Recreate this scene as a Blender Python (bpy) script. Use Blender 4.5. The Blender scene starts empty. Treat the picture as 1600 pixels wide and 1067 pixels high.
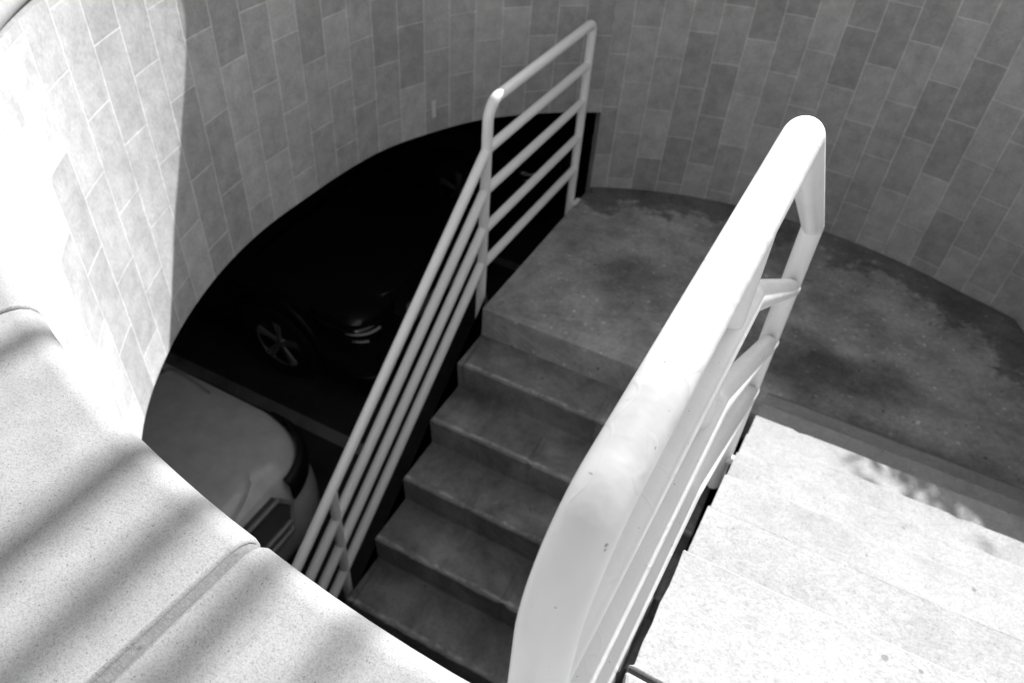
import bpy, bmesh, math, random
from mathutils import Vector, Matrix
rad = math.radians
scene = bpy.context.scene
C = scene.collection

# ------------------------------------------------------------------ camera
CAM = Vector((1.3025, -2.4981, 2.3585))
YAW, PIT, ROL = -0.42509, 0.73829, 0.08141
fwd = Vector((math.sin(YAW)*math.cos(PIT), math.cos(YAW)*math.cos(PIT), -math.sin(PIT)))
rt = Vector((math.cos(YAW), -math.sin(YAW), 0)); up = rt.cross(fwd)
R_ = math.cos(ROL)*rt + math.sin(ROL)*up
U_ = -math.sin(ROL)*rt + math.cos(ROL)*up
cd = bpy.data.cameras.new('camera'); cam = bpy.data.objects.new('camera', cd); C.objects.link(cam)
cam.matrix_world = Matrix.Translation(CAM) @ Matrix((R_, U_, -fwd)).transposed().to_4x4()
cd.sensor_width = 36; cd.lens = 1186.9/1600*36
cd.clip_start = 0.02; cd.clip_end = 2000
cd.dof.use_dof = True; cd.dof.focus_distance = 0.78; cd.dof.aperture_fstop = 8.0
scene.camera = cam

# ------------------------------------------------------------------ light
SUN_AZ, SUN_EL = 88.0, 31.0           # azimuth counted from +X towards +Y
w = bpy.data.worlds.new('World'); scene.world = w; w.use_nodes = True
nt = w.node_tree; nt.nodes.clear()
sky = nt.nodes.new('ShaderNodeTexSky'); sky.sky_type = 'NISHITA'; sky.sun_disc = False
sky.sun_elevation = rad(SUN_EL); sky.sun_rotation = rad(90-SUN_AZ)
bw = nt.nodes.new('ShaderNodeRGBToBW'); bg = nt.nodes.new('ShaderNodeBackground'); bg.inputs[1].default_value = 0.082
wo = nt.nodes.new('ShaderNodeOutputWorld')
nt.links.new(sky.outputs[0], bw.inputs[0]); nt.links.new(bw.outputs[0], bg.inputs[0]); nt.links.new(bg.outputs[0], wo.inputs[0])
ld = bpy.data.lights.new('sun', 'SUN'); ld.energy = 3.45; ld.angle = rad(0.5); ld.color = (1, 1, 1)
sun = bpy.data.objects.new('sun', ld); C.objects.link(sun)
sd = Vector((math.cos(rad(SUN_AZ))*math.cos(rad(SUN_EL)), math.sin(rad(SUN_AZ))*math.cos(rad(SUN_EL)), math.sin(rad(SUN_EL))))
sun.rotation_euler = sd.to_track_quat('Z', 'Y').to_euler()
scene.view_settings.view_transform = 'Standard'; scene.view_settings.look = 'None'
scene.view_settings.exposure = 2.0; scene.view_settings.gamma = 1.0
scene.cycles.max_bounces = 8; scene.cycles.diffuse_bounces = 5

CX, CY = 1.1, -.37      # centre of the round well
# ------------------------------------------------------------------ helpers
def tag(o, label=None, cat=None, group=None, kind=None):
    if label: o['label'] = label
    if cat: o['category'] = cat
    if group: o['group'] = group
    if kind: o['kind'] = kind
    return o
def obj(name, bm, mat, parent=None, smooth=False, sub=0, bevel=0, auto=None):
    me = bpy.data.meshes.new(name)
    bmesh.ops.recalc_face_normals(bm, faces=bm.faces[:]) if not smooth == 'keep' else None
    bm.to_mesh(me); bm.free()
    o = bpy.data.objects.new(name, me); C.objects.link(o)
    if mat: me.materials.append(mat)
    if smooth:
        for p in me.polygons: p.use_smooth = True
    if bevel:
        b = o.modifiers.new('bevel', 'BEVEL'); b.width = bevel; b.segments = 2; b.limit_method = 'ANGLE'; b.angle_limit = rad(40)
        b.harden_normals = False
    if sub:
        s = o.modifiers.new('sub', 'SUBSURF'); s.levels = sub; s.render_levels = sub
    if auto:
        for p in me.polygons: p.use_smooth = True
        try: me.set_sharp_from_angle(angle=rad(auto))
        except Exception: pass
    if parent: o.parent = parent
    return o
def thing(name, label, cat, loc=(0, 0, 0), group=None):
    o = bpy.data.objects.new(name, None); C.objects.link(o); o.location = loc; o.empty_display_size = .1
    return tag(o, label, cat, group)
def box(bm, a, b):
    vs = [bm.verts.new((x, y, z)) for x in (a[0], b[0]) for y in (a[1], b[1]) for z in (a[2], b[2])]
    for f in ((0,1,3,2),(4,6,7,5),(0,4,5,1),(2,3,7,6),(0,2,6,4),(1,5,7,3)):
        bm.faces.new([vs[i] for i in f])
def prism(bm, poly, z0, z1):
    lo = [bm.verts.new((p[0], p[1], z0)) for p in poly]; hi = [bm.verts.new((p[0], p[1], z1)) for p in poly]
    n = len(poly); bm.faces.new(hi); bm.faces.new(lo[::-1])
    for i in range(n): bm.faces.new((lo[i], lo[(i+1) % n], hi[(i+1) % n], hi[i]))
def tube(bm, pts, r, seg=20, caps=True, jit=0.0):
    pts = [Vector(p) for p in pts]; rings = []
    rr = r if isinstance(r, (list, tuple)) else [r]*len(pts)
    t = (pts[1]-pts[0]).normalized(); n = t.orthogonal().normalized()
    for i, p in enumerate(pts):
        if i == 0: d = pts[1]-pts[0]
        elif i == len(pts)-1: d = pts[-1]-pts[-2]
        else: d = (pts[i+1]-p).normalized()+(p-pts[i-1]).normalized()
        d.normalize(); n = (n-d*n.dot(d)).normalized(); b = d.cross(n)
        rings.append([bm.verts.new(p+(n*math.cos(a)+b*math.sin(a))*rr[i]) for a in [2*math.pi*k/seg for k in range(seg)]])
    for a, b in zip(rings, rings[1:]):
        for k in range(seg): bm.faces.new((a[k], a[(k+1) % seg], b[(k+1) % seg], b[k]))
    if caps:
        bm.faces.new(rings[0][::-1]); bm.faces.new(rings[-1])
def bend(pts, rads, n=8):
    """round the corners of a polyline"""
    pts = [Vector(p) for p in pts]; out = [pts[0]]
    for i in range(1, len(pts)-1):
        a, p, c = pts[i-1], pts[i], pts[i+1]; r = rads[i-1]
        d1 = (a-p).normalized(); d2 = (c-p).normalized(); ang = d1.angle(d2); L = r/math.tan(ang/2)
        s, e = p+d1*L, p+d2*L; bis = (d1+d2).normalized(); ctr = p+bis*(r/math.sin(ang/2))
        u = (s-ctr); v = (e-ctr); tot = u.angle(v); ax = u.cross(v).normalized()
        for k in range(n+1): out.append(ctr+Matrix.Rotation(tot*k/n, 3, ax) @ u)
    out.append(pts[-1]); return out

# ------------------------------------------------------------------ materials (monochrome place)
def new_mat(name):
    m = bpy.data.materials.new(name); m.use_nodes = True
    n = m.node_tree.nodes; b = n['Principled BSDF']; return m, m.node_tree, b
def g(v): return (v, v, v, 1)
def N(t, typ, **k):
    n = t.nodes.new(typ)
    for a, v in k.items(): setattr(n, a, v)
    return n
def noise(t, vec, scale, detail=4, rough=.55, dist=0):
    n = N(t, 'ShaderNodeTexNoise'); n.inputs['Scale'].default_value = scale; n.inputs['Detail'].default_value = detail
    n.inputs['Roughness'].default_value = rough; n.inputs['Distortion'].default_value = dist
    t.links.new(vec, n.inputs['Vector']); return n.outputs[0]
def ramp(t, fac, stops, interp='LINEAR'):
    r = N(t, 'ShaderNodeValToRGB'); r.color_ramp.interpolation = interp
    e = r.color_ramp.elements
    while len(e) < len(stops): e.new(.5)
    for i, (p, v) in enumerate(stops): e[i].position = p; e[i].color = g(v)
    t.links.new(fac, r.inputs[0]); return r.outputs[0]
def mul(t, a, b, fac=1.0):
    m = N(t, 'ShaderNodeMix', data_type='RGBA', blend_type='MULTIPLY'); m.inputs[0].default_value = fac
    t.links.new(a, m.inputs[6]); t.links.new(b, m.inputs[7]); return m.outputs[2]
def math_(t, op, a, b=None):
    m = N(t, 'ShaderNodeMath', operation=op)
    for i, v in enumerate((a, b)):
        if v is None: continue
        if isinstance(v, (int, float)): m.inputs[i].default_value = v
        else: t.links.new(v, m.inputs[i])
    return m.outputs[0]
def bump(t, b, h, strength=.3, dist=.01, prev=None):
    n = N(t, 'ShaderNodeBump'); n.inputs['Strength'].default_value = strength; n.inputs['Distance'].default_value = dist
    t.links.new(h, n.inputs['Height'])
    if prev: t.links.new(prev, n.inputs['Normal'])
    t.links.new(n.outputs[0], b.inputs['Normal']); return n.outputs[0]
def geo(t): return N(t, 'ShaderNodeTexCoord').outputs['Object']

def mat_paint():
    m, t, b = new_mat('white_gloss_paint'); v = geo(t)
    c = ramp(t, noise(t, v, 9, 5), [(.3, .60), (.7, .67)])
    chips = ramp(t, noise(t, v, 170, 2, .5), [(.735, 1), (.76, .35)])
    c = mul(t, c, chips); t.links.new(c, b.inputs['Base Color'])
    b.inputs['Roughness'].default_value = .38; b.inputs['Specular IOR Level'].default_value = .4
    h1 = noise(t, v, 26, 3, .5); nb = bump(t, b, h1, .25, .006)
    w_ = N(t, 'ShaderNodeTexWave'); w_.inputs['Scale'].default_value = 6; w_.inputs['Distortion'].default_value = 22; w_.inputs['Detail'].default_value = 3
    t.links.new(v, w_.inputs['Vector'])
    h2 = ramp(t, w_.outputs[1], [(.0, 1), (.03, 0)]); bump(t, b, h2, .12, .002, nb)
    return m
def mat_paint_far():
    m, t, b = new_mat('white_rail_paint'); v = geo(t)
    c = ramp(t, noise(t, v, 7, 5), [(.3, .84), (.7, .9)]); t.links.new(c, b.inputs['Base Color'])
    b.inputs['Roughness'].default_value = .45; bump(t, b, noise(t, v, 60, 3), .15, .003); return m
def mat_coping():
    m, t, b = new_mat('speckled_cast_stone'); v = geo(t)
    base = ramp(t, noise(t, v, 5, 4), [(.3, .205), (.7, .24)])
    c = mul(t, base, ramp(t, noise(t, v, 560, 3, .7), [(.32, .62), (.46, .92), (.6, 1.05)]))
    vo = N(t, 'ShaderNodeTexVoronoi'); vo.inputs['Scale'].default_value = 130; vo.inputs['Randomness'].default_value = 1; t.links.new(v, vo.inputs['Vector'])
    c = mul(t, c, ramp(t, vo.outputs['Distance'], [(.07, .5), (.14, 1)]))
    c = mul(t, c, ramp(t, noise(t, v, 22, 5, .6), [(.35, .86), (.6, 1)]))
    c = mul(t, c, ramp(t, noise(t, v, 9, 2, .5), [(.24, .8), (.36, 1)]))
    t.links.new(c, b.inputs['Base Color']); b.inputs['Roughness'].default_value = .85
    bump(t, b, noise(t, v, 420, 3, .7), .35, .0012); return m
def mat_mortar():
    m, t, b = new_mat('sandy_mortar'); v = geo(t)
    c = mul(t, ramp(t, noise(t, v, 300, 3, .7), [(.3, .085), (.7, .13)]), ramp(t, noise(t, v, 90, 2), [(.28, .7), (.4, 1)]))
    t.links.new(c, b.inputs['Base Color']); b.inputs['Roughness'].default_value = .95
    bump(t, b, noise(t, v, 350, 3, .7), .5, .0015); return m
def mat_tile():
    m, t, b = new_mat('stone_wall_tile')
    uv = N(t, 'ShaderNodeUVMap'); uv.uv_map = 'UVMap'
    def brick(mort, smooth):
        k = N(t, 'ShaderNodeTexBrick'); k.offset = .5; k.offset_frequency = 2; k.squash = 1
        k.inputs['Scale'].default_value = 1; k.inputs['Brick Width'].default_value = .2960; k.inputs['Row Height'].default_value = .1480
        k.inputs['Mortar Size'].default_value = mort; k.inputs['Mortar Smooth'].default_value = smooth; k.inputs['Bias'].default_value = 0
        t.links.new(uvw, k.inputs['Vector']); return k
    # slightly wandering joints
    nz = N(t, 'ShaderNodeTexNoise'); nz.inputs['Scale'].default_value = 7; nz.inputs['Detail'].default_value = 2; t.links.new(uv.outputs[0], nz.inputs['Vector'])
    vm = N(t, 'ShaderNodeVectorMath', operation='MULTIPLY_ADD'); t.links.new(nz.outputs['Color'], vm.inputs[0])
    vm.inputs[1].default_value = (.006, .006, 0); t.links.new(uv.outputs[0], vm.inputs[2]); uvw = vm.outputs[0]
    k = brick(.0023, .3); k.inputs['Color1'].default_value = g(.355); k.inputs['Color2'].default_value = g(.49); k.inputs['Mortar'].default_value = g(.70)
    v = geo(t)
    c = mul(t, k.outputs['Color'], ramp(t, noise(t, v, 14, 6, .62), [(.3, .78), (.65, 1.06)]))
    c = mul(t, c, ramp(t, noise(t, v, 2.2, 4, .6), [(.3, .92), (.6, 1.03)]))
    c = mul(t, c, ramp(t, noise(t, v, 90, 5, .75), [(.3, .80), (.62, 1.06)]))
    t.links.new(c, b.inputs['Base Color']); b.inputs['Diffuse Roughness'].default_value = .45; b.inputs['Roughness'].default_value = .72; b.inputs['Specular IOR Level'].default_value = .3
    inv = math_(t, 'SUBTRACT', 1.0, k.outputs['Fac'])
    h = math_(t, 'ADD', inv, math_(t, 'MULTIPLY', noise(t, v, 34, 5, .65), .55))
    bump(t, b, h, .7, .005); return m
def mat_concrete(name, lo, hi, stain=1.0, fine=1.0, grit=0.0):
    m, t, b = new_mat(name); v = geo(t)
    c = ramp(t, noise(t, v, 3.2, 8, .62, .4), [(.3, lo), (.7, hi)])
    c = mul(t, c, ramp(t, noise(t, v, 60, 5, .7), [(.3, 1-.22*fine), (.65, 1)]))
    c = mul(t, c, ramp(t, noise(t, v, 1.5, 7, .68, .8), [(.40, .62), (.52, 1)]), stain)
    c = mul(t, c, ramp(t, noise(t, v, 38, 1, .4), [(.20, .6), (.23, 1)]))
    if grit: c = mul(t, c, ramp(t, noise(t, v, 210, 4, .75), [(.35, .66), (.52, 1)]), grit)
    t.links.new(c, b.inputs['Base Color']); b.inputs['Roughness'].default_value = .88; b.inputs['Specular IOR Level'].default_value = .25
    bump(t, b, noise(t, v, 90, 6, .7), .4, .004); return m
def mat_plain(name, v_, rough=.6, metal=0, coat=0, sp=.5):
    m, t, b = new_mat(name); v = geo(t)
    c = ramp(t, noise(t, v, 12, 4), [(.3, v_*.9), (.7, v_*1.08)]); t.links.new(c, b.inputs['Base Color'])
    b.inputs['Roughness'].default_value = rough; b.inputs['Metallic'].default_value = metal
    b.inputs['Coat Weight'].default_value = coat; b.inputs['Coat Roughness'].default_value = .05; b.inputs['Specular IOR Level'].default_value = sp
    return m
def mat_landing():
    m, t, b = new_mat('stained_landing_concrete'); v = geo(t)
    c = ramp(t, noise(t, v, 2.6, 10, .68), [(.34, .24), (.66, .54)])
    c = mul(t, c, ramp(t, noise(t, v, 45, 6, .75), [(.3, .74), (.62, 1.05)]))
    c = mul(t, c, ramp(t, noise(t, v, 9, 8, .72), [(.36, .78), (.55, 1)]))
    def dist(cx, cy, sx=1.0, sy=1.0):
        mp = N(t, 'ShaderNodeMapping'); mp.inputs['Location'].default_value = (-cx*sx, -cy*sy, 0); mp.inputs['Scale'].default_value = (sx, sy, 0)
        t.links.new(v, mp.inputs[0]); l = N(t, 'ShaderNodeVectorMath', operation='LENGTH'); t.links.new(mp.outputs[0], l.inputs[0]); return l.outputs['Value']
    rag = noise(t, v, 5, 9, .72)
    def blot(cx, cy, r0, r1, dark, sx=1, sy=1):
        d = math_(t, 'ADD', dist(cx, cy, sx, sy), math_(t, 'MULTIPLY', rag, .55))
        return ramp(t, d, [(r0, dark), (r1, 1)])
    for a in ((1.50, .42, .40, .70, .36, .75, 1.5), (.62, .62, .34, .60, .58, 1, 1.1), (1.95, .10, .36, .62, .5, .6, 1.8), (1.25, 1.25, .34, .6, .6, .8, 1.6), (1.2, .85, .3, .5, .7, .9, 1.8)):
        c = mul(t, c, blot(*a))
    # damp dirt line along the foot of the wall
    d = math_(t, 'ADD', dist(CX, CY), rag)
    c = mul(t, c, ramp(t, math_(t, 'MULTIPLY', d, .38), [(.862, 1), (.874, .62), (.90, .45)]))
    c = mul(t, c, ramp(t, noise(t, v, 38, 1, .4), [(.245, .4), (.27, 1)]))
    c = mul(t, c, ramp(t, noise(t, v, 30, 1, .4), [(.70, 1), (.72, 1.6)]))
    t.links.new(c, b.inputs['Base Color']); b.inputs['Roughness'].default_value = .85; b.inputs['Specular IOR Level'].default_value = .25
    bump(t, b, noise(t, v, 70, 6, .7), .5, .004); return m
def mat_step():
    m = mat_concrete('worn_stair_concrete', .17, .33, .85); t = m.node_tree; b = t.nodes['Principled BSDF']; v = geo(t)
    src = b.inputs['Base Color'].links[0].from_socket
    sx = N(t, 'ShaderNodeSeparateXYZ'); t.links.new(v, sx.inputs[0])
    fr_ = math_(t, 'FRACT', math_(t, 'ADD', math_(t, 'MULTIPLY', sx.outputs[1], -1/.2433), math_(t, 'MULTIPLY', noise(t, v, 12, 3), .05)))
    band = ramp(t, fr_, [(.86, 0), (.90, 1), (.935, 1), (.955, 0)])
    gm = N(t, 'ShaderNodeNewGeometry'); gs = N(t, 'ShaderNodeSeparateXYZ'); t.links.new(gm.outputs['Normal'], gs.inputs[0])
    fac = math_(t, 'MULTIPLY', math_(t, 'MULTIPLY', band, math_(t, 'GREATER_THAN', gs.outputs[2], .6)), ramp(t, noise(t, v, 14, 6, .7), [(.42, 0), (.62, .75)]))
    mx = N(t, 'ShaderNodeMix', data_type='RGBA'); t.links.new(fac, mx.inputs[0]); t.links.new(src, mx.inputs[6]); mx.inputs[7].default_value = g(.52)
    dirt = ramp(t, fr_, [(.55, 1), (.86, .72)]); t.links.new(mul(t, mx.outputs[2], ramp(t, noise(t, v, 6, 7, .7), [(.35, .72), (.6, 1.1)])), b.inputs['Base Color']); return m
def mat_upper():
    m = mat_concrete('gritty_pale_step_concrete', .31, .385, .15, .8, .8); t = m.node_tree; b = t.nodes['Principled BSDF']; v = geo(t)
    src = b.inputs['Base Color'].links[0].from_socket
    sx = N(t, 'ShaderNodeSeparateXYZ'); t.links.new(v, sx.inputs[0])
    q = math_(t, 'MULTIPLY', math_(t, 'ADD', math_(t, 'MULTIPLY', sx.outputs[1], -1/.2433), -.13), 1/1.027)
    q = math_(t, 'FRACT', math_(t, 'ADD', math_(t, 'ADD', q, .04), math_(t, 'MULTIPLY', noise(t, v, 9, 4), .03)))
    line = ramp(t, q, [(.03, 1), (.05, .42), (.08, .55), (.11, 1)])
    t.links.new(mul(t, mul(t, src, line), ramp(t, noise(t, v, 7, 9, .75), [(.36, .87), (.56, 1.04)])), b.inputs['Base Color']); return m
M = dict(paint=mat_paint(), far=mat_paint_far(), coping=mat_coping(), mortar=mat_mortar(), tile=mat_tile(),
         step=mat_step(), landing=mat_landing(),
         upper=mat_upper(), plat=mat_concrete('gritty_pale_platform', .32, .39, .1, .8, .7),
         tileedge=mat_concrete('pale_edge_paver', .42, .52, .2, 1, .9),
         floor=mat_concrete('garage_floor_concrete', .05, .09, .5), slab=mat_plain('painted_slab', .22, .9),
         line=mat_concrete('worn_line_paint', .30, .46, .6), ground=mat_concrete('plaza_concrete', .3, .4, .4),
         wcar=mat_plain('silver_white_car_paint', .88, .35, 0, .8), dcar=mat_plain('dark_car_paint', .02, .3, 0, 1),
         black=mat_plain('black_plastic', .012, .45), rubber=mat_plain('tyre_rubber', .02, .8), alloy=mat_plain('alloy', .5, .25, .5),
         chrome=mat_plain('chrome', .7, .12, 1), glass=mat_plain('car_glass', .015, .05, 0, 1, .6), lens=mat_plain('lamp_lens', .9, .15, 0, 1),
         greytrim=mat_plain('grey_trim', .45, .4, .2), leaf=mat_plain('leaf', .07, .6), bark=mat_plain('bark', .12, .9), slotgrey=mat_plain('slot_grey', .12, .5), grout=mat_plain('grout', .62, .9))

# ------------------------------------------------------------------ plan of the round well
TH = [54, 62, 72, 85, 100, 115, 130, 142, 151, 160, 168, 176, 187, 198, 209, 220, 240, 260, 274]
RR = [2.125, 2.062, 2.034, 2.011, 2.013, 2.021, 2.034, 2.037, 2.006, 1.976, 1.930, 1.897, 1.891, 1.889, 1.893, 1.898, 1.868, 1.876, 1.896]
def rw(t):
    if t <= TH[0]: return RR[0]
    if t >= TH[-1]: return RR[-1]
    i = max(k for k in range(len(TH)-1) if TH[k] <= t)
    def m_(k):
        if k == 0 or k == len(TH)-1: return 0 if k else (RR[1]-RR[0])/(TH[1]-TH[0])
        return (RR[k+1]-RR[k-1])/(TH[k+1]-TH[k-1])
    h = TH[i+1]-TH[i]; s = (t-TH[i])/h
    return (2*s**3-3*s*s+1)*RR[i]+(s**3-2*s*s+s)*h*m_(i)+(-2*s**3+3*s*s)*RR[i+1]+(s**3-s*s)*h*m_(i+1)
def wp(t, off=0.0):
    a = rad(t); r = rw(t)+off; return (CX+r*math.cos(a), CY+r*math.sin(a))
TE = 273.2       # end of the wall beside the upper platform
ZC = 1.735; ZT = 1.668; ZO = .472; ZF = -1.88; TJ = 122.9   # coping top, wall top, lintel, garage floor, jamb
XR = 2.415       # straight wall on the right of the upper flight

# ---- structure: garage floor, ceiling slab, plaza, enclosing garage walls
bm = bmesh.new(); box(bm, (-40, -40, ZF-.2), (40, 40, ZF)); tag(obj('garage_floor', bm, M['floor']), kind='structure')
bm = bmesh.new()
ring_i = [wp(t, .10) for t in [TJ + (TE-TJ)*k/80 for k in range(81)]]
outer = []
poly = []
# slab around the well: fan of quads from the wall out to a large rectangle
def far_pt(p, L=18):
    d = Vector((p[0]-CX, p[1]-CY)); d *= L/max(abs(d.x), abs(d.y)); return (CX+d.x, CY+d.y)
full = [(t, wp(t, .10)) for t in [54+(TE-54)*k/110 for k in range(111)]]
full += [(0, (1.33, -2.30)), (0, (1.33, -3.4)), (0, (XR+.1, -3.4)), (0, (XR+.1, -1.0)), (0, (XR+.1, .6)), (0, (XR+.1, 1.25))]
n = len(full)
for z0, z1, nm, mt in ((ZO+.004, 1.22, 'garage_ceiling_slab', 'slab'), (1.222, 1.352, 'plaza_ground', 'ground')):
    bm = bmesh.new()
    lo = [bm.verts.new((p[0], p[1], z0)) for _, p in full]; hi = [bm.verts.new((p[0], p[1], z1)) for _, p in full]
    lof = [bm.verts.new((*far_pt(p), z0)) for _, p in full]; hif = [bm.verts.new((*far_pt(p), z1)) for _, p in full]
    for i in range(n):
        j = (i+1) % n
        bm.faces.new((lo[i], lo[j], lof[j], lof[i])); bm.faces.new((hi[i], hi[j], hif[j], hif[i]))
        bm.faces.new((lo[i], lo[j], hi[j], hi[i])); bm.faces.new((lof[i], lof[j], hif[j], hif[i]))
    tag(obj(nm, bm, M[mt]), kind='structure')
bm = bmesh.new()
box(bm, (-9.2, -10, ZF+.002), (-9, 12, ZO)); box(bm, (-9, 11.8, ZF+.002), (9, 12, ZO)); box(bm, (-9, -10, ZF+.002), (9, -9.8, ZO)); box(bm, (9, -10, ZF+.002), (9.2, 12, ZO))
tag(obj('garage_perimeter_wall', bm, M['slab']), 'grey garage outer wall in the darkness beyond the parked cars', 'wall')

# ---- parking bay lines
def pline(y0, y1, lbl):
    bm = bmesh.new(); nn = 40; x0, x1 = -6.2, -.98; ru = random.Random(int(y0*100))
    for i in range(nn):
        a = x0+(x1-x0)*i/nn; b_ = x0+(x1-x0)*(i+1)/nn
        vs = [bm.verts.new(p) for p in ((a, y0, ZF+.004), (b_, y0, ZF+.004), (b_, y1, ZF+.004), (a, y1, ZF+.004))]; bm.faces.new(vs)
    bmesh.ops.remove_doubles(bm, verts=bm.verts[:], dist=.0005)
    tag(obj('parking_line', bm, M['line']), lbl, 'parking line', 'painted bay lines on the garage floor', 'structure')
pline(.135, .235, 'worn pale bay line between the white car and the dark car')
pline(2.62, 2.72, 'dim pale bay line on the far side of the dark car')

# ------------------------------------------------------------------ curved tiled wall and coping
wall = thing('curved_wall', 'round stairwell wall of upright stone tiles with a pale bullnose coping', 'wall', (CX, CY, 0))
def uvface(bm, uvl, pts, uvs):
    f = bm.faces.new([bm.verts.new(p) for p in pts])
    for l, u in zip(f.loops, uvs): l[uvl].uv = u
    return f
COL = .1480
def wall_part(name, t0, t1, zb, u_at, u_val, voff, n=None):
    """tiled inner face + back + ends, as one closed shell; u = arc length through (u_at -> u_val)"""
    n = n or max(4, int(abs(t1-t0)/1.2)); bm = bmesh.new(); uvl = bm.loops.layers.uv.new('UVMap')
    ts = [t0+(t1-t0)*k/n for k in range(n+1)]
    # arc lengths
    def arc(a, b):
        s = 0; m_ = 60; q = wp(a)
        for k in range(1, m_+1):
            c = wp(a+(b-a)*k/m_); s += math.hypot(c[0]-q[0], c[1]-q[1]); q = c
        return s*(1 if b > a else -1)
    us = [u_val+arc(u_at, t) for t in ts]
    for i in range(n):
        a, b = wp(ts[i]), wp(ts[i+1]); c, d = wp(ts[i], .1), wp(ts[i+1], .1)
        for z0, z1 in ((zb, ZT),):
            V = lambda z, u: (z+voff, u)
            uvface(bm, uvl, [(*a, z0), (*b, z0), (*b, z1), (*a, z1)], [V(z0, us[i]), V(z0, us[i+1]), V(z1, us[i+1]), V(z1, us[i])])
            uvface(bm, uvl, [(*d, z0), (*c, z0), (*c, z1), (*d, z1)], [(0, 0)]*4)
            uvface(bm, uvl, [(*a, z0), (*c, z0), (*d, z0), (*b, z0)], [(.1, .05)]*4)
            uvface(bm, uvl, [(*a, z1), (*b, z1), (*d, z1), (*c, z1)], [(.1, .05)]*4)
    for t in (ts[0], ts[-1]):
        a, c = wp(t), wp(t, .1)
        uvface(bm, uvl, [(*a, zb), (*c, zb), (*c, ZT), (*a, ZT)], [(.1, .02), (.1, .12), (.2, .12), (.2, .02)])
    bmesh.ops.remove_doubles(bm, verts=bm.verts[:], dist=.0004)
    o = obj(name, bm, M['tile'], wall); o.location = (-CX, -CY, 0)
    for p in o.data.polygons: p.use_smooth = abs(p.normal.z) < .1
    o.data.set_sharp_from_angle(angle=rad(30)); return o
# right half stands on the landing, left half hangs over the garage opening
wall_part('tiled_face', 54, TJ, ZF+.01, 78.15, 6*2*COL, -.362+.296*8, 60)
o_l = wall_part('tiled_face', TJ+.02, TE, ZO, 178.1, 8*2*COL, -.605+.296*8, 120)
# straight wall on the right
bm = bmesh.new(); uvl = bm.loops.layers.uv.new('UVMap'); e = wp(54)
P = [e, (XR, e[1]-.12), (XR, -3.3)]; Q = [wp(54, .1), (XR+.1, e[1]-.1), (XR+.1, -3.3)]
u = 0
for i in range(2):
    L = math.dist(P[i], P[i+1])
    for pa, pb, s in ((P[i], P[i+1], 1), (Q[i], Q[i+1], 0)):
        uvface(bm, uvl, [(*pa, ZF+.01), (*pb, ZF+.01), (*pb, ZT), (*pa, ZT)], [(ZF, u), (ZF, u+L), (ZT, u+L), (ZT, u)])
    uvface(bm, uvl, [(*P[i], ZT), (*P[i+1], ZT), (*Q[i+1], ZT), (*Q[i], ZT)], [(.1, .05)]*4)
    u += L
uvface(bm, uvl, [(*P[2], ZF+.01), (*Q[2], ZF+.01), (*Q[2], ZT), (*P[2], ZT)], [(.1, .05)]*4)
bmesh.ops.remove_doubles(bm, verts=bm.verts[:], dist=.0004)
o = obj('straight_wall', bm, M['tile'], wall); o.location = (-CX, -CY, 0)

# coping stones: profile swept round the rim
NR = .030; W_IN, W_OUT = -.020, .32
def profile():
    p = [(W_OUT, ZT+.002), (W_OUT, ZC-.012), (W_OUT-.012, ZC)]
    c = (W_IN+NR, ZC-NR)
    for k in range(9):
        a = rad(90+k*22.5); p.append((c[0]+NR*math.cos(a), c[1]+NR*math.sin(a)))
    return p
RCO = [(54, 2.09), (62, 2.03), (72, 2.0), (85, 1.985), (100, 1.985), (115, 1.985), (130, 1.985), (138, 1.978), (143.7, 1.967), (147.3, 1.948), (155, 1.893), (159, 1.878), (163.9, 1.860),
       (169, 1.850), (173.1, 1.846), (178.5, 1.844), (185, 1.855), (192, 1.872), (200, 1.886), (209, 1.891), (219, 1.885), (232, 1.855), (243, 1.838), (250, 1.846), (258, 1.857), (265, 1.866), (272, 1.879), (280, 1.89)]  # out-of-view left stretch pushed inward to place the shadow edge on the wall
def rcop(t):
    for (a, va), (b, vb) in zip(RCO, RCO[1:]):
        if a <= t <= b: return va+(vb-va)*(t-a)/(b-a)
    return RCO[-1][1]
def sweep(bm, ts, prof, shrink=0.0):
    rings = []
    for t in ts:
        a = rad(t); d = Vector((math.cos(a), math.sin(a)))
        ring = []; ov = rcop(t)-(rw(t)+W_IN)
        for o_, z in prof:
            if o_ < .1: o_ += ov
            r = rw(t)+o_; ring.append(bm.verts.new((CX+d.x*r, CY+d.y*r, z)))
        rings.append(ring)
    m_ = len(prof)
    for a, b in zip(rings, rings[1:]):
        for k in range(m_): bm.faces.new((a[k], a[(k+1) % m_], b[(k+1) % m_], b[k]))
    bm.faces.new(rings[0][::-1]); bm.faces.new(rings[-1])
J0 = 265.05; JS = 14.55
joints = [J0+JS*k for k in range(-12, 1)]
bounds = [54.0]+[j for j in joints if j > 56]+[TE]
for a, b in zip(bounds, bounds[1:]):
    wa = .17 if abs(a-J0) < .1 else .05; wb = .17 if abs(b-J0) < .1 else .05
    bm = bmesh.new(); k = max(3, int((b-a)/1.2)); sweep(bm, [a+wa+(b-a-wa-wb)*i/k for i in range(k+1)], profile())
    o = obj('coping_stone', bm, M['coping'], wall, auto=45); o.location = (-CX, -CY, 0)
    bv = o.modifiers.new('bevel', 'BEVEL'); bv.width = .0035; bv.segments = 2; bv.limit_method = 'ANGLE'; bv.angle_limit = rad(50)
    if b == TE: o['label'] = 'coping stone nearest the white railing'
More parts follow.
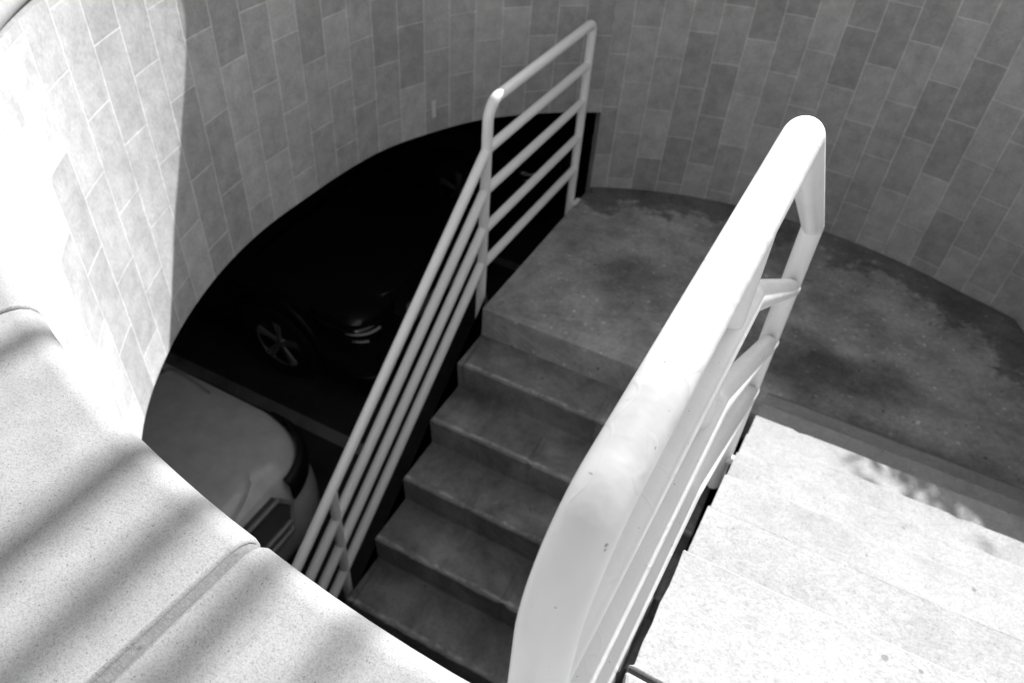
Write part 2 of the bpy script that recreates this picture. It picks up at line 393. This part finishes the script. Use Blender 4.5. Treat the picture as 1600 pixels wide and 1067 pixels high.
for b in bounds[1:-1]:
    wd = .18 if abs(b-J0) < .1 else .06
    bm = bmesh.new(); pr = [(o_+(.003 if o_ < .1 else 0), z-.0035) for o_, z in profile()]
    sweep(bm, [b-wd, b, b+wd], pr); o = obj('mortar_joint', bm, M['mortar'], wall, auto=45); o.location = (-CX, -CY, 0)
bm = bmesh.new(); box(bm, (XR-.04, -3.3, ZT+.002), (XR+.28, 1.22, ZC)); o = obj('coping_stone', bm, M['coping'], wall, bevel=.02); o.location = (-CX, -CY, 0)

# ------------------------------------------------------------------ staircase
T, RZ = .2433, .17
stair = thing('concrete_staircase', 'grey concrete switchback staircase turning on a half landing inside the round well', 'staircase', (1.2, 0, ZF))
def place(o): o.parent = stair; o.location = (-1.2, 0, -ZF); return o
rnd = random.Random(3)
# lower flight: solid profile extruded in x, with slightly chipped nosings
def flight(name, prof, x0f, x1f, mat, nx=26, wear=.004, seed=1, bev=.006):
    """prof: (y,z) outline going over the steps; x0f(y) and x1f(y) give the sides"""
    rn = random.Random(seed); bm = bmesh.new(); rows = []
    for i in range(nx+1):
        s = i/nx; row = []
        for j, (y, z, sharp) in enumerate(prof):
            x = x0f(y)+(x1f(y)-x0f(y))*s
            dy = dz = 0
            if sharp:
                wv = .5+.5*math.sin(s*23+j*2.1)*math.sin(s*9+j); q = wv*.6+.4*rn.random()+(1.6 if rn.random() < .05 else 0)
                dy = -sharp*q*wear; dz = -q*wear*.8
            row.append(bm.verts.new((x, y+dy, z+dz)))
        rows.append(row)
    m_ = len(prof)
    for a, b in zip(rows, rows[1:]):
        for k in range(m_): bm.faces.new((a[k], a[(k+1) % m_], b[(k+1) % m_], b[k]))
    bm.faces.new(rows[0][::-1]); bm.faces.new(rows[-1])
    return place(obj(name, bm, mat, bevel=bev))
prof = [(.001, -.004, 0)]
for k in range(0, 11):
    yk = -k*T; zk = -k*RZ
    if k: prof.append((yk, zk, -1))
    else: prof[0] = (.0, -.003, 0)
    prof.append((yk+.014, zk-RZ, 0))
prof = [(.035, -.012, 0)]
for k in range(11):
    prof.append((-k*T+(.016 if k else .035), -(k+1)*RZ, 0))
    if k < 10: prof.append((-(k+1)*T, -(k+1)*RZ, -1))
prof.append((.016-10*T, ZF+.004, 0)) if abs(-11*RZ-ZF) > .008 else None
prof.append((-8.6*T, ZF+.003, 0)); prof.append((.0, -.25, 0))
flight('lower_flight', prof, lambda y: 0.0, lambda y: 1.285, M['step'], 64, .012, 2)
# landing slab, its edge follows the tiled wall
bm = bmesh.new()
pl = [(0, 0), (1.36, -.0), (1.36, -.132), (XR-.003, -.165), (XR-.003, 1.2)] + [wp(t, -.003) for t in [54+(TJ-54)*k/40 for k in range(41)]]
ip = wp(TJ, -.003)
pl += [(.03, ip[1]-.05), (.0, 1.27)]
# subdivided front-left edges for chips
pts = []
for i, p in enumerate(pl):
    q = pl[(i+1) % len(pl)]; L = math.dist(p, q)
    pts.append(p)
    if L > .5 and (i == 0 or i == len(pl)-1):
        m_ = int(L/.035)
        for k in range(1, m_):
            s = k/m_; x = p[0]+(q[0]-p[0])*s; y = p[1]+(q[1]-p[1])*s
            dx = (rnd.random()-.3)*.0015
            pts.append((x+(dx if i == len(pl)-1 else 0), y+(dx if i == 0 else 0)))
prism(bm, pts, -.175, 0)
place(obj('landing', bm, M['landing'], bevel=.006))
# upper flight, left edge measured step by step
edge = {1: (1.352, -.13), 2: (1.346, -1.18), 3: (1.342, -2.23), 4: (1.331, -3.33), 5: (1.320, -4.35), 6: (1.304, -5.33), 7: (1.297, -6.32), 8: (1.293, -7.31)}
prof = [(-.12, .003, 0)]
SK = -.03
def ux0(y): return 1.293+(y+1.78)*.0355
def ux1(y): return XR-.004
bmU = []
def upper_y(k): return edge[k][1]*T
prof = [(upper_y(1)+.0-.016, -.06, 0)]
for k in range(1, 8):
    prof.append((upper_y(k), k*RZ, 1)); prof.append((upper_y(k+1)-.012, k*RZ, 0))
prof.append((upper_y(8)-.012, 1.30, 0)); prof.append((upper_y(8)-.012, .7, 0)); prof.append((upper_y(3), -.06, 0))
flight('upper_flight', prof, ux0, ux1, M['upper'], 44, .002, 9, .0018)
# upper platform
bm = bmesh.new(); yk = upper_y(8)
left = [(1.2925-.0175*s, yk-.0+(-2.60-yk)*s) for s in [i/24 for i in range(25)]]
left = [(x+(rnd.random()-.5)*.003, y) for x, y in left]
front_y = [yk+(rnd.random()-.5)*.003 for _ in range(20)]
JY = -1.992
a_ = [p for p in left if p[1] > JY+.004]
prism(bm, [(XR-.004, yk)]+[(1.2925+(XR-1.2965)*(1-i/12), yk+(rnd.random()-.5)*.002) for i in range(1, 12)]+a_+[(1.281, JY+.004), (XR-.004, JY+.004-.03)], 1.28, 1.36)
place(obj('upper_platform', bm, M['plat'], bevel=.005))
bm = bmesh.new()
b_ = [p for p in left if p[1] < JY-.004]
prism(bm, [(XR-.004, JY-.034), (1.281, JY-.004)]+b_+[(1.28, -3.3), (XR-.004, -3.3)], 1.28, 1.36)
place(obj('upper_platform', bm, M['plat'], bevel=.005))
bm = bmesh.new(); prism(bm, [(1.284, JY+.0035), (1.284, JY-.0035), (XR-.01, JY-.0335), (XR-.01, JY-.0265)], 1.285, 1.353); place(obj('platform_joint', bm, M['mortar']))
bm = bmesh.new(); box(bm, (1.31, -3.3, ZF+.01), (XR-.01, yk-.05, 1.278)); place(obj('platform_base', bm, M['slab']))
# narrow paver ledge under the railing
ys = [-1.862, -1.998, -2.134, -2.27, -2.41, -2.6]
for i, (a, b) in enumerate(zip(ys, ys[1:])):
    bm = bmesh.new(); n_ = 12
    r1 = [(1.279-.0165*((a+(b+.003-a)*k/n_)+1.8)/-.8+(rnd.random()-.7)*.0045, a+(b+.003-a)*k/n_) for k in range(n_+1)]
    prism(bm, [(1.222, a), *[(x, y) for x, y in r1], (1.215, b+.003)], 1.20, 1.343)
    place(obj('edge_paver', bm, M['tileedge'], bevel=.003))

# ------------------------------------------------------------------ railings
def rail_part(name, root, pts, r, mat, seg=24, jit=0):
    bm = bmesh.new(); tube(bm, pts, r, seg); o = obj(name, bm, mat, root, auto=50)
    o.location = -root.location; return o
# far railing
fr = thing('metal_railing', 'far white pipe railing along the half landing and down the lower flight', 'railing', (-.04, .06, -.18), 'white pipe railings of the staircase')
X0 = -.040; Y1, Y2 = .055, 1.128; ZTp = 1.012; RF = .0228
P3 = lambda y, z: (X0, y, z)
rail_part('handrail', fr, bend([P3(Y1, .80), P3(Y1, ZTp), P3(Y2, ZTp+.004), P3(Y2, .80)], [.085, .045], 10), RF, M['far'])
rail_part('post', fr, [P3(Y1, -.18), P3(Y1, .80)], RF, M['far'])
rail_part('post', fr, [P3(Y2, -.13), P3(Y2, .80)], RF, M['far'])
for z in (.805, .607, .403, .207): rail_part('rail', fr, [P3(Y1+.012, z), P3(Y2-.012, z)], RF*.94, M['far'])
SL = .79
for z in (.800, .606, .412, .218): rail_part('rail', fr, [P3(Y1-.008, z), P3(-2.05, z-SL*(Y1+2.05))], RF*.96, M['far'])
rail_part('post', fr, [P3(-1.14, -1.0+.05), P3(-1.14, .800-SL*(Y1+1.14)-.012)], RF*.9, M['far'])
rail_part('post', fr, [P3(-2.05, ZF+.01), P3(-2.05, .800-SL*(Y1+2.05)+.01)], RF*.9, M['far'])
bm = bmesh.new(); box(bm, (-.015, 1.09, -.10), (.012, 1.165, .006)); o = obj('base_plate', bm, M['far'], fr, bevel=.003); o.location = -fr.location
bm = bmesh.new(); box(bm, (-.02, .03, -.14), (.0, .08, -.06)); o = obj('base_plate', bm, M['far'], fr, bevel=.003); o.location = -fr.location

# near railing
nr = thing('metal_railing', 'near white pipe railing beside the sunlit upper flight, glossy paint with drips', 'railing', (1.24, -2.0, 1.2), 'white pipe railings of the staircase')
RN = .02125
def np_(y, z, dx=0): return (1.243+.044*(y+2)+dx, y, z)
zt = lambda y: 1.982+.093*(y+2)
YB, YE, YN = -1.715, -1.068, -2.262
ZE = 1.545
SN = (zt(YB)-ZE)/(YE-YB)
hp = bend([np_(YN, 1.50, .006), np_(YN, zt(YN), .006), np_(YB, zt(YB)), np_(YE, ZE, .007), np_(YE, ZE-.06, .007)], [.088, .030, .012], 14)
rail_part('handrail', nr, hp, RN, M['paint'], 40)
rail_part('post', nr, [np_(YN, 1.344, .006), np_(YN, 1.50, .006)], RN, M['paint'], 32)
rail_part('post', nr, [np_(YE, .70, .007), np_(YE, .712, .007), np_(YE, ZE-.03, .007)], [.014, .0205, .0212], M['paint'], 32)
rail_part('post', nr, [np_(-1.845, 1.345), np_(-1.845, zt(-1.845)-.012)], RN*.92, M['paint'], 32)
DXB = .0
for i, dz in enumerate((.157, .314, .471)):
    DXB = .0055*(i+1); YBB = -1.785-.012*i
    rail_part('rail', nr, bend([np_(YN+.01, zt(YN)-dz, DXB), np_(YBB, zt(YBB)-dz, DXB), np_(YE+.016, ZE-dz-.010, .010)], [.02], 6), RN*.94, M['paint'], 32)
bm = bmesh.new(); box(bm, (1.296, -1.085, .82), (1.322, -1.065, .842)); o = obj('base_plate', bm, M['paint'], nr, bevel=.006); o.location = -nr.location

# ------------------------------------------------------------------ cars in the garage
def superloop(x0, x1, hw, cr, n=10, crb=None):
    """rounded rectangle outline, nose at +x"""
    pts = []; crb = crb or cr
    for cx, cy, a0, r in ((x1-cr, hw-cr, 0, cr), (x0+crb, hw-crb, 90, crb), (x0+crb, -hw+crb, 180, crb), (x1-cr, -hw+cr, 270, cr)):
        for k in range(n+1):
            a = rad(a0+90*k/n)
            if a0 in (90, 180): pts.append((cx+r*math.cos(a), cy+r*math.sin(a)))
            else: pts.append((cx+r*math.cos(a), cy+r*math.sin(a)))
    return pts
def loft(bm, loops, cap=True):
    rs = [[bm.verts.new(p) for p in l] for l in loops]; n = len(rs[0])
    for a, b in zip(rs, rs[1:]):
        for k in range(n): bm.faces.new((a[k], a[(k+1) % n], b[(k+1) % n], b[k]))
    if cap: bm.faces.new(rs[0][::-1]); bm.faces.new(rs[-1])
def car(label, loc, paint, group, hood_h=.93, grille_mat='chrome', strips=True, cr0=.36):
    """local: nose tip at x=0 pointing +x, z=0 floor"""
    t = thing('parked_car', label, 'car', loc, group)
    L = 4.45; HW = .90
    def hz(x):                      # hood crown height along the car
        s = min(1, max(0, -x/1.15)); return hood_h-.075+.15*s**.7
    lv = [(.20, .10, .80, cr0-.06), (.27, .03, .87, cr0-.02), (.42, .0, .895, cr0), (.55, .015, .90, cr0), (.66, .045, .90, cr0), (.76, .075, .885, cr0), (hood_h-.10, .115, .865, cr0)]
    loops = []
    for z, ins, hw, cr in lv: loops.append([(x, y, z) for x, y in superloop(-L+ins, -ins, hw, cr)])
    bm = bmesh.new()
    top = [(.14, .84, -.045), (.19, .79, -.015), (.30, .70, 0)]
    for ins, hw, dz in top: loops.append([(x, y, hz(x)+dz+.0) for x, y in superloop(-L+ins, -ins, hw, cr0-.02)])
    loft(bm, loops, True)
    body = obj('body', bm, paint, t, auto=35)
    # hood panel, draped a few mm above
    bm = bmesh.new(); nx, ny = 16, 18; gr = []
    for i in range(nx+1):
        row = []
        for j in range(ny+1):
            v = -1+2*j/ny; u = i/nx
            xf = -.115-1.16*cr0*abs(v)**(3.2 if strips is False else 5); x = xf+(-1.12-.0-xf)*u
            hw = .80-.03*(1-u); y = v*hw*(1-.10*(1-u)**3)
            cr = .022*(1-v*v)
            row.append(bm.verts.new((x, y, hz(x)+.010+cr-.045*(abs(v)**6)-.035*math.exp(-u*14))))
        gr.append(row)
    for a, b in zip(gr, gr[1:]):
        for j in range(ny): bm.faces.new((a[j], a[j+1], b[j+1], b[j]))
    h = obj('hood', bm, paint, t, smooth=True, sub=1); s = h.modifiers.new('s', 'SOLIDIFY'); s.thickness = .012
    # cabin
    bm = bmesh.new(); cab = []
    for z, x0, x1, hw, cr in ((hood_h+.04, -L+.2, -1.08, .80, .2), (hood_h+.30, -L+.3, -1.52, .74, .22), (hood_h+.55, -L+.5, -1.98, .66, .24), (hood_h+.60, -L+.6, -2.1, .62, .24)):
        cab.append([(x, y, z) for x, y in superloop(x0, x1, hw, cr)])
    loft(bm, cab); obj('cabin_glass', bm, M['glass'], t, auto=50)
    bm = bmesh.new(); loft(bm, [[(x, y, hood_h+.585) for x, y in superloop(-L+.5, -2.0, .67, .24)], [(x, y, hood_h+.63) for x, y in superloop(-L+.6, -2.12, .60, .24)]]); obj('roof', bm, paint, t, auto=50)
    # grille
    gl = bpy.data.objects.new('grille', None)
    bm = bmesh.new(); lp = []
    def gy(s, z0=.60, z1=hood_h-.10):
        return None
    fr_ = []
    for sx, sy, sz in ((.0, .44, hood_h-.125), (.0, .50, hood_h-.20), (.0, .42, .60), (.0, -.42, .60), (.0, -.50, hood_h-.20), (.0, -.44, hood_h-.125)):
        fr_.append(((-.070 if sz > .79 else -.040 if sz > .7 else .010), sy, sz))
    c_ = bend([fr_[-1]]+fr_+[fr_[0]], [.03]*6, 3) if False else fr_+[fr_[0]]
    bm2 = bmesh.new(); vs = [bm2.verts.new((p[0]-.004+.012, p[1], p[2])) for p in fr_]; bm2.faces.new(vs)
    vs2 = [bm2.verts.new((p[0]-.12, p[1], p[2])) for p in fr_]; bm2.faces.new(vs2[::-1])
    for i in range(6): bm2.faces.new((vs[i], vs[(i+1) % 6], vs2[(i+1) % 6], vs2[i]))
    gp = obj('grille', bm2, M['black' if strips else 'slotgrey'], t)
    bm2 = bmesh.new(); tube(bm2, [Vector(p)+Vector((.014, 0, 0)) for p in c_], .014, 10); obj('grille_frame', bm2, M[grille_mat], gp, auto=60)
    for k in range(3 if strips else 2):
        z = .61+k*(hood_h-.17-.61)/3.2; bm2 = bmesh.new(); xs = .012-.30*max(0, z-.60)+.012; tube(bm2, [(xs, -.44, z), (xs, 0, z), (xs, .44, z)], .016, 8); obj('slat', bm2, M['alloy' if strips else 'greytrim'], gp, auto=60)
    # headlights: dark lens wrapping round each corner, lamp strips inside
    for s in (-1, 1):
        bm2 = bmesh.new(); zt_, zb_ = hood_h-.085, hood_h-.245; a, b, c = [], [], []
        if cr0 > .3:
            q = superloop(-L+.06, -.06, .895, cr0, 24)
            idx = [k for k, p in enumerate(q) if p[0] > -.66 and p[1]*s > .50]
            idx.sort(key=lambda k: math.atan2(q[k][1]*s, q[k][0]+.9))
        else:                                       # lens reaching back along the wing
            q = [(-.06, s*(.50+.225*k/5)) for k in range(5)]
            q += [(-.06-cr0+cr0*math.cos(rad(a_)), s*(.895-cr0+cr0*math.sin(rad(a_)))) for a_ in range(0, 91, 9)]
            q += [(-.06-cr0-.26*k/6, s*(.895-.002*k)) for k in range(1, 7)]
            idx = list(range(len(q)))
        for m_, k in enumerate(idx):
            f = m_/(len(idx)-1); x, y = q[k]; d = .010
            nx_, ny_ = (x+.6 if cr0 > .3 else max(.05, x+.25)), y*.5; nl = math.hypot(nx_, ny_); x += d*nx_/nl; y += d*ny_/nl
            a.append((x-.05, y-s*.03*f, zt_+.012*f)); b.append((x-.012, y, zt_-.035)); c.append((x, y, zb_+.05*f+.02))
        ra, rb, rc = [[bm2.verts.new(p) for p in r] for r in (a, b, c)]
        for r1, r2 in ((ra, rb), (rb, rc)):
            for i in range(len(r1)-1): bm2.faces.new((r1[i], r1[i+1], r2[i+1], r2[i]))
        hl = obj('headlight', bm2, M['glass' if strips else 'black'], t, auto=60); sm = hl.modifiers.new('s', 'SOLIDIFY'); sm.thickness = .012; sm.offset = 1
        if strips: bm2 = bmesh.new(); tube(bm2, [Vector(p)+Vector((.012, 0, -.005)) for p in b[int(len(b)*.25):]], .011, 8); obj('light_strip', bm2, M['lens'], hl, auto=60)
        if strips: bm2 = bmesh.new(); tube(bm2, [Vector(p)+Vector((.008, 0, .012)) for p in c[int(len(c)*.45):]], .009, 8); obj('light_strip', bm2, M['lens'], hl, auto=60)
        bm2 = bmesh.new(); y = s*.63; tube(bm2, [(-.075, y-.1, .40), (-.05, y, .395), (-.11, y+s*.12, .40)], .016, 8); obj('fog_lamp_trim', bm2, M['chrome'], t, auto=60)
        bm2 = bmesh.new(); tube(bm2, [(-1.62, s*.84, hood_h+.16), (-1.62, s*.99, hood_h+.17)], [.05, .09], 12); obj('wing_mirror', bm2, paint, t, auto=60)
    bm2 = bmesh.new(); lo = []
    for z, e_ in ((.215, .012), (.33, .014), (.345, .0)): lo.append([(x, y, z) for x, y in superloop(-L-.01+.03, -.03+e_+.01, .88+e_, cr0)])
    loft(bm2, lo); obj('bumper_skirt', bm2, M['black'], t, auto=40)
    # wheels
    for wx in (-.86, -3.55):
        for s in (-1, 1):
            bm2 = bmesh.new(); prof = [(.20, -.10), (.30, -.105), (.325, -.07), (.33, 0), (.325, .07), (.30, .105), (.20, .10)]
            sg = 32; rr_ = [[bm2.verts.new((wx+r*math.cos(2*math.pi*k/sg), s*(.81+y_), .33+r*math.sin(2*math.pi*k/sg))) for r, y_ in prof] for k in range(sg)]
            for k in range(sg):
                for j in range(len(prof)-1): bm2.faces.new((rr_[k][j], rr_[k][j+1], rr_[(k+1) % sg][j+1], rr_[(k+1) % sg][j]))
            wh = obj('wheel', bm2, M['rubber'], t, auto=40)
            bm2 = bmesh.new()
            ring = [(wx+.215*math.cos(2*math.pi*k/32), s*.895, .33+.215*math.sin(2*math.pi*k/32)) for k in range(33)]
            tube(bm2, ring, .014, 8, False)
            for k in range(5):
                for dd in (-.10, .10):
                    a = 2*math.pi*k/5+.3; tube(bm2, [(wx+.04*math.cos(a), s*.885, .33+.04*math.sin(a)), (wx+.21*math.cos(a+dd), s*.90, .33+.21*math.sin(a+dd))], [.022, .016], 8)
            tube(bm2, [(wx, s*.86, .33), (wx, s*.905, .33)], .035, 12)
            obj('rim', bm2, M['alloy'], wh, auto=50)
            bm2 = bmesh.new(); tube(bm2, [(wx, s*.80, .33), (wx, s*.872, .33)], .205, 28); obj('brake_disc', bm2, M['black'], wh)
            bm2 = bmesh.new(); arc_ = [(wx+.385*math.cos(rad(-12+k*204/16)), s*.885, .36+.385*math.sin(rad(-12+k*204/16))) for k in range(17)]
            tube(bm2, arc_, .035, 8); obj('arch_trim', bm2, M['black'], t, auto=50)
    return t
car('white car parked nose-in below the near coping, only its hood, grille and bumper showing', (-.69, -1.27, ZF), M['wcar'], 'cars parked in the garage', .93, 'greytrim', False)
car('dark car beyond the bay line, one headlight and one alloy wheel glinting', (-1.08, 1.40, ZF), M['dcar'], 'cars parked in the garage', .86, 'chrome', True, .17)
car('black car deepest in the garage, barely visible behind the landing railing', (-1.05, 3.95, ZF), M['dcar'], 'cars parked in the garage', .86, 'chrome', True, .17)

# ------------------------------------------------------------------ planting outside the far rim (throws the leafy shadows)
def leaf_quad(bm, p, d, ln, wd, rn):
    d = d.normalized(); s = d.cross(Vector((rn.random()-.5, rn.random()-.5, rn.random()+.2))).normalized()
    a = p; b = p+d*ln*.5+s*wd/2; c = p+d*ln; e_ = p+d*ln*.5-s*wd/2
    bm.faces.new([bm.verts.new(v) for v in (a, b, c, e_)])
def shrub(name, label, cat, base, crown_c, crown_r, nleaf, ln, seed, stems=5):
    rn = random.Random(seed); t = thing(name, label, cat, base)
    bm = bmesh.new(); B = Vector(base)
    tips = []
    for k in range(stems):
        q = Vector(crown_c)+Vector([(rn.random()*2-1)*r*.7 for r in crown_r]); mid = (B+q)/2+Vector((rn.random()-.5, rn.random()-.5, 0))*.15
        tube(bm, [B+Vector((rn.random()-.5, rn.random()-.5, 0))*.1, mid, q], [.022, .015, .006], 6); tips += [mid, q]
    o = obj('trunk', bm, M['bark'], t, auto=60); o.location = -B
    bm = bmesh.new()
    cl = [Vector(crown_c)+Vector([(rn.random()*2-1)*r for r in crown_r]) for _ in range(max(4, nleaf//14))]
    for k in range(nleaf):
        c = rn.choice(cl); p = c+Vector((rn.gauss(0, .07), rn.gauss(0, .07), rn.gauss(0, .07)))
        leaf_quad(bm, p, Vector((rn.gauss(0, 1), rn.gauss(0, 1), rn.gauss(0, .7))), ln*(.7+.6*rn.random()), ln*.35, rn)
    o = obj('crown', bm, M['leaf'], t); o.location = -B
    return t
shrub('hedge_shrub', 'low leafy shrub behind the far coping, outside the frame', 'shrub', (2.5, 2.25, 1.352), (2.32, 2.25, 1.96), (.42, .18, .34), 1500, .10, 5, 8)

# unseen picket screen, added beyond the far rim: its uprights throw the soft parallel stripes across the near coping
ps = thing('shade_screen', 'unseen tall white picket screen, added behind the far rim to cast shadow stripes', 'shadow screen', (.9, 2.6, 1.352))
for px_, wd_ in ((.70, .036), (.937, .044), (1.036, .034), (1.142, .032), (1.243, .022)):
    bm = bmesh.new(); box(bm, (px_-wd_/2, 2.59, 1.354), (px_+wd_/2, 2.61, 5.4)); o = obj('picket', bm, M['far'], ps); o.location = -ps.location
for z, xe, hh in [(1.6, 1.28, .05)]+[(4.84+.04*k, 1.49, .009) for k in range(9)]:  # thin upper rails are added to dim the sun on the near handrail
    bm = bmesh.new(); box(bm, (.66, 2.612, z), (xe, 2.64, z+hh)); o = obj('shade_rail', bm, M['far'], ps); o.location = -ps.location
# repair patch of grout on the wall
a = rad(150.6); rr0 = rw(150.6); bm = bmesh.new()
for k in range(1):
    d0 = Vector((math.cos(a), math.sin(a), 0)); tn = Vector((-d0.y, d0.x, 0)); ctr = Vector((CX, CY, .60))+d0*(rr0-.002)
    vs = [bm.verts.new(ctr+tn*x_+Vector((0, 0, z_))+d0*q_) for q_ in (0, .006) for x_, z_ in ((-.012, -.045), (.010, -.05), (.013, .04), (-.009, .048))]
    for f in ((0,1,2,3), (7,6,5,4), (0,4,5,1), (1,5,6,2), (2,6,7,3), (3,7,4,0)): bm.faces.new([vs[i] for i in f])
o = obj('grout_patch', bm, M['grout'], wall); o.location = (-CX, -CY, 0)
# dry sprig lying on the coping at the left edge of the picture
sp_ = thing('dry_sprig', 'tiny dry dark sprig lying on the near coping', 'sprig', (.748, -2.398, ZC+.002))
bm = bmesh.new(); rn = random.Random(4)
for k in range(7):
    d = Vector((math.cos(k*.5-1.0), math.sin(k*.5-1.0), .15)); tube(bm, [Vector((0, 0, .001)), d*.008, d*(.012+.005*rn.random())+Vector((0, 0, .002))], [.0006, .0008, .0002], 6)
obj('needles', bm, M['bark'], sp_)
shrub('hedge_shrub', 'dense leafy hedge behind the far coping, right of the low shrub and outside the frame', 'shrub', (3.0, 2.25, 1.352), (2.85, 2.25, 1.84), (.60, .16, .38), 5000, .10, 6, 6)
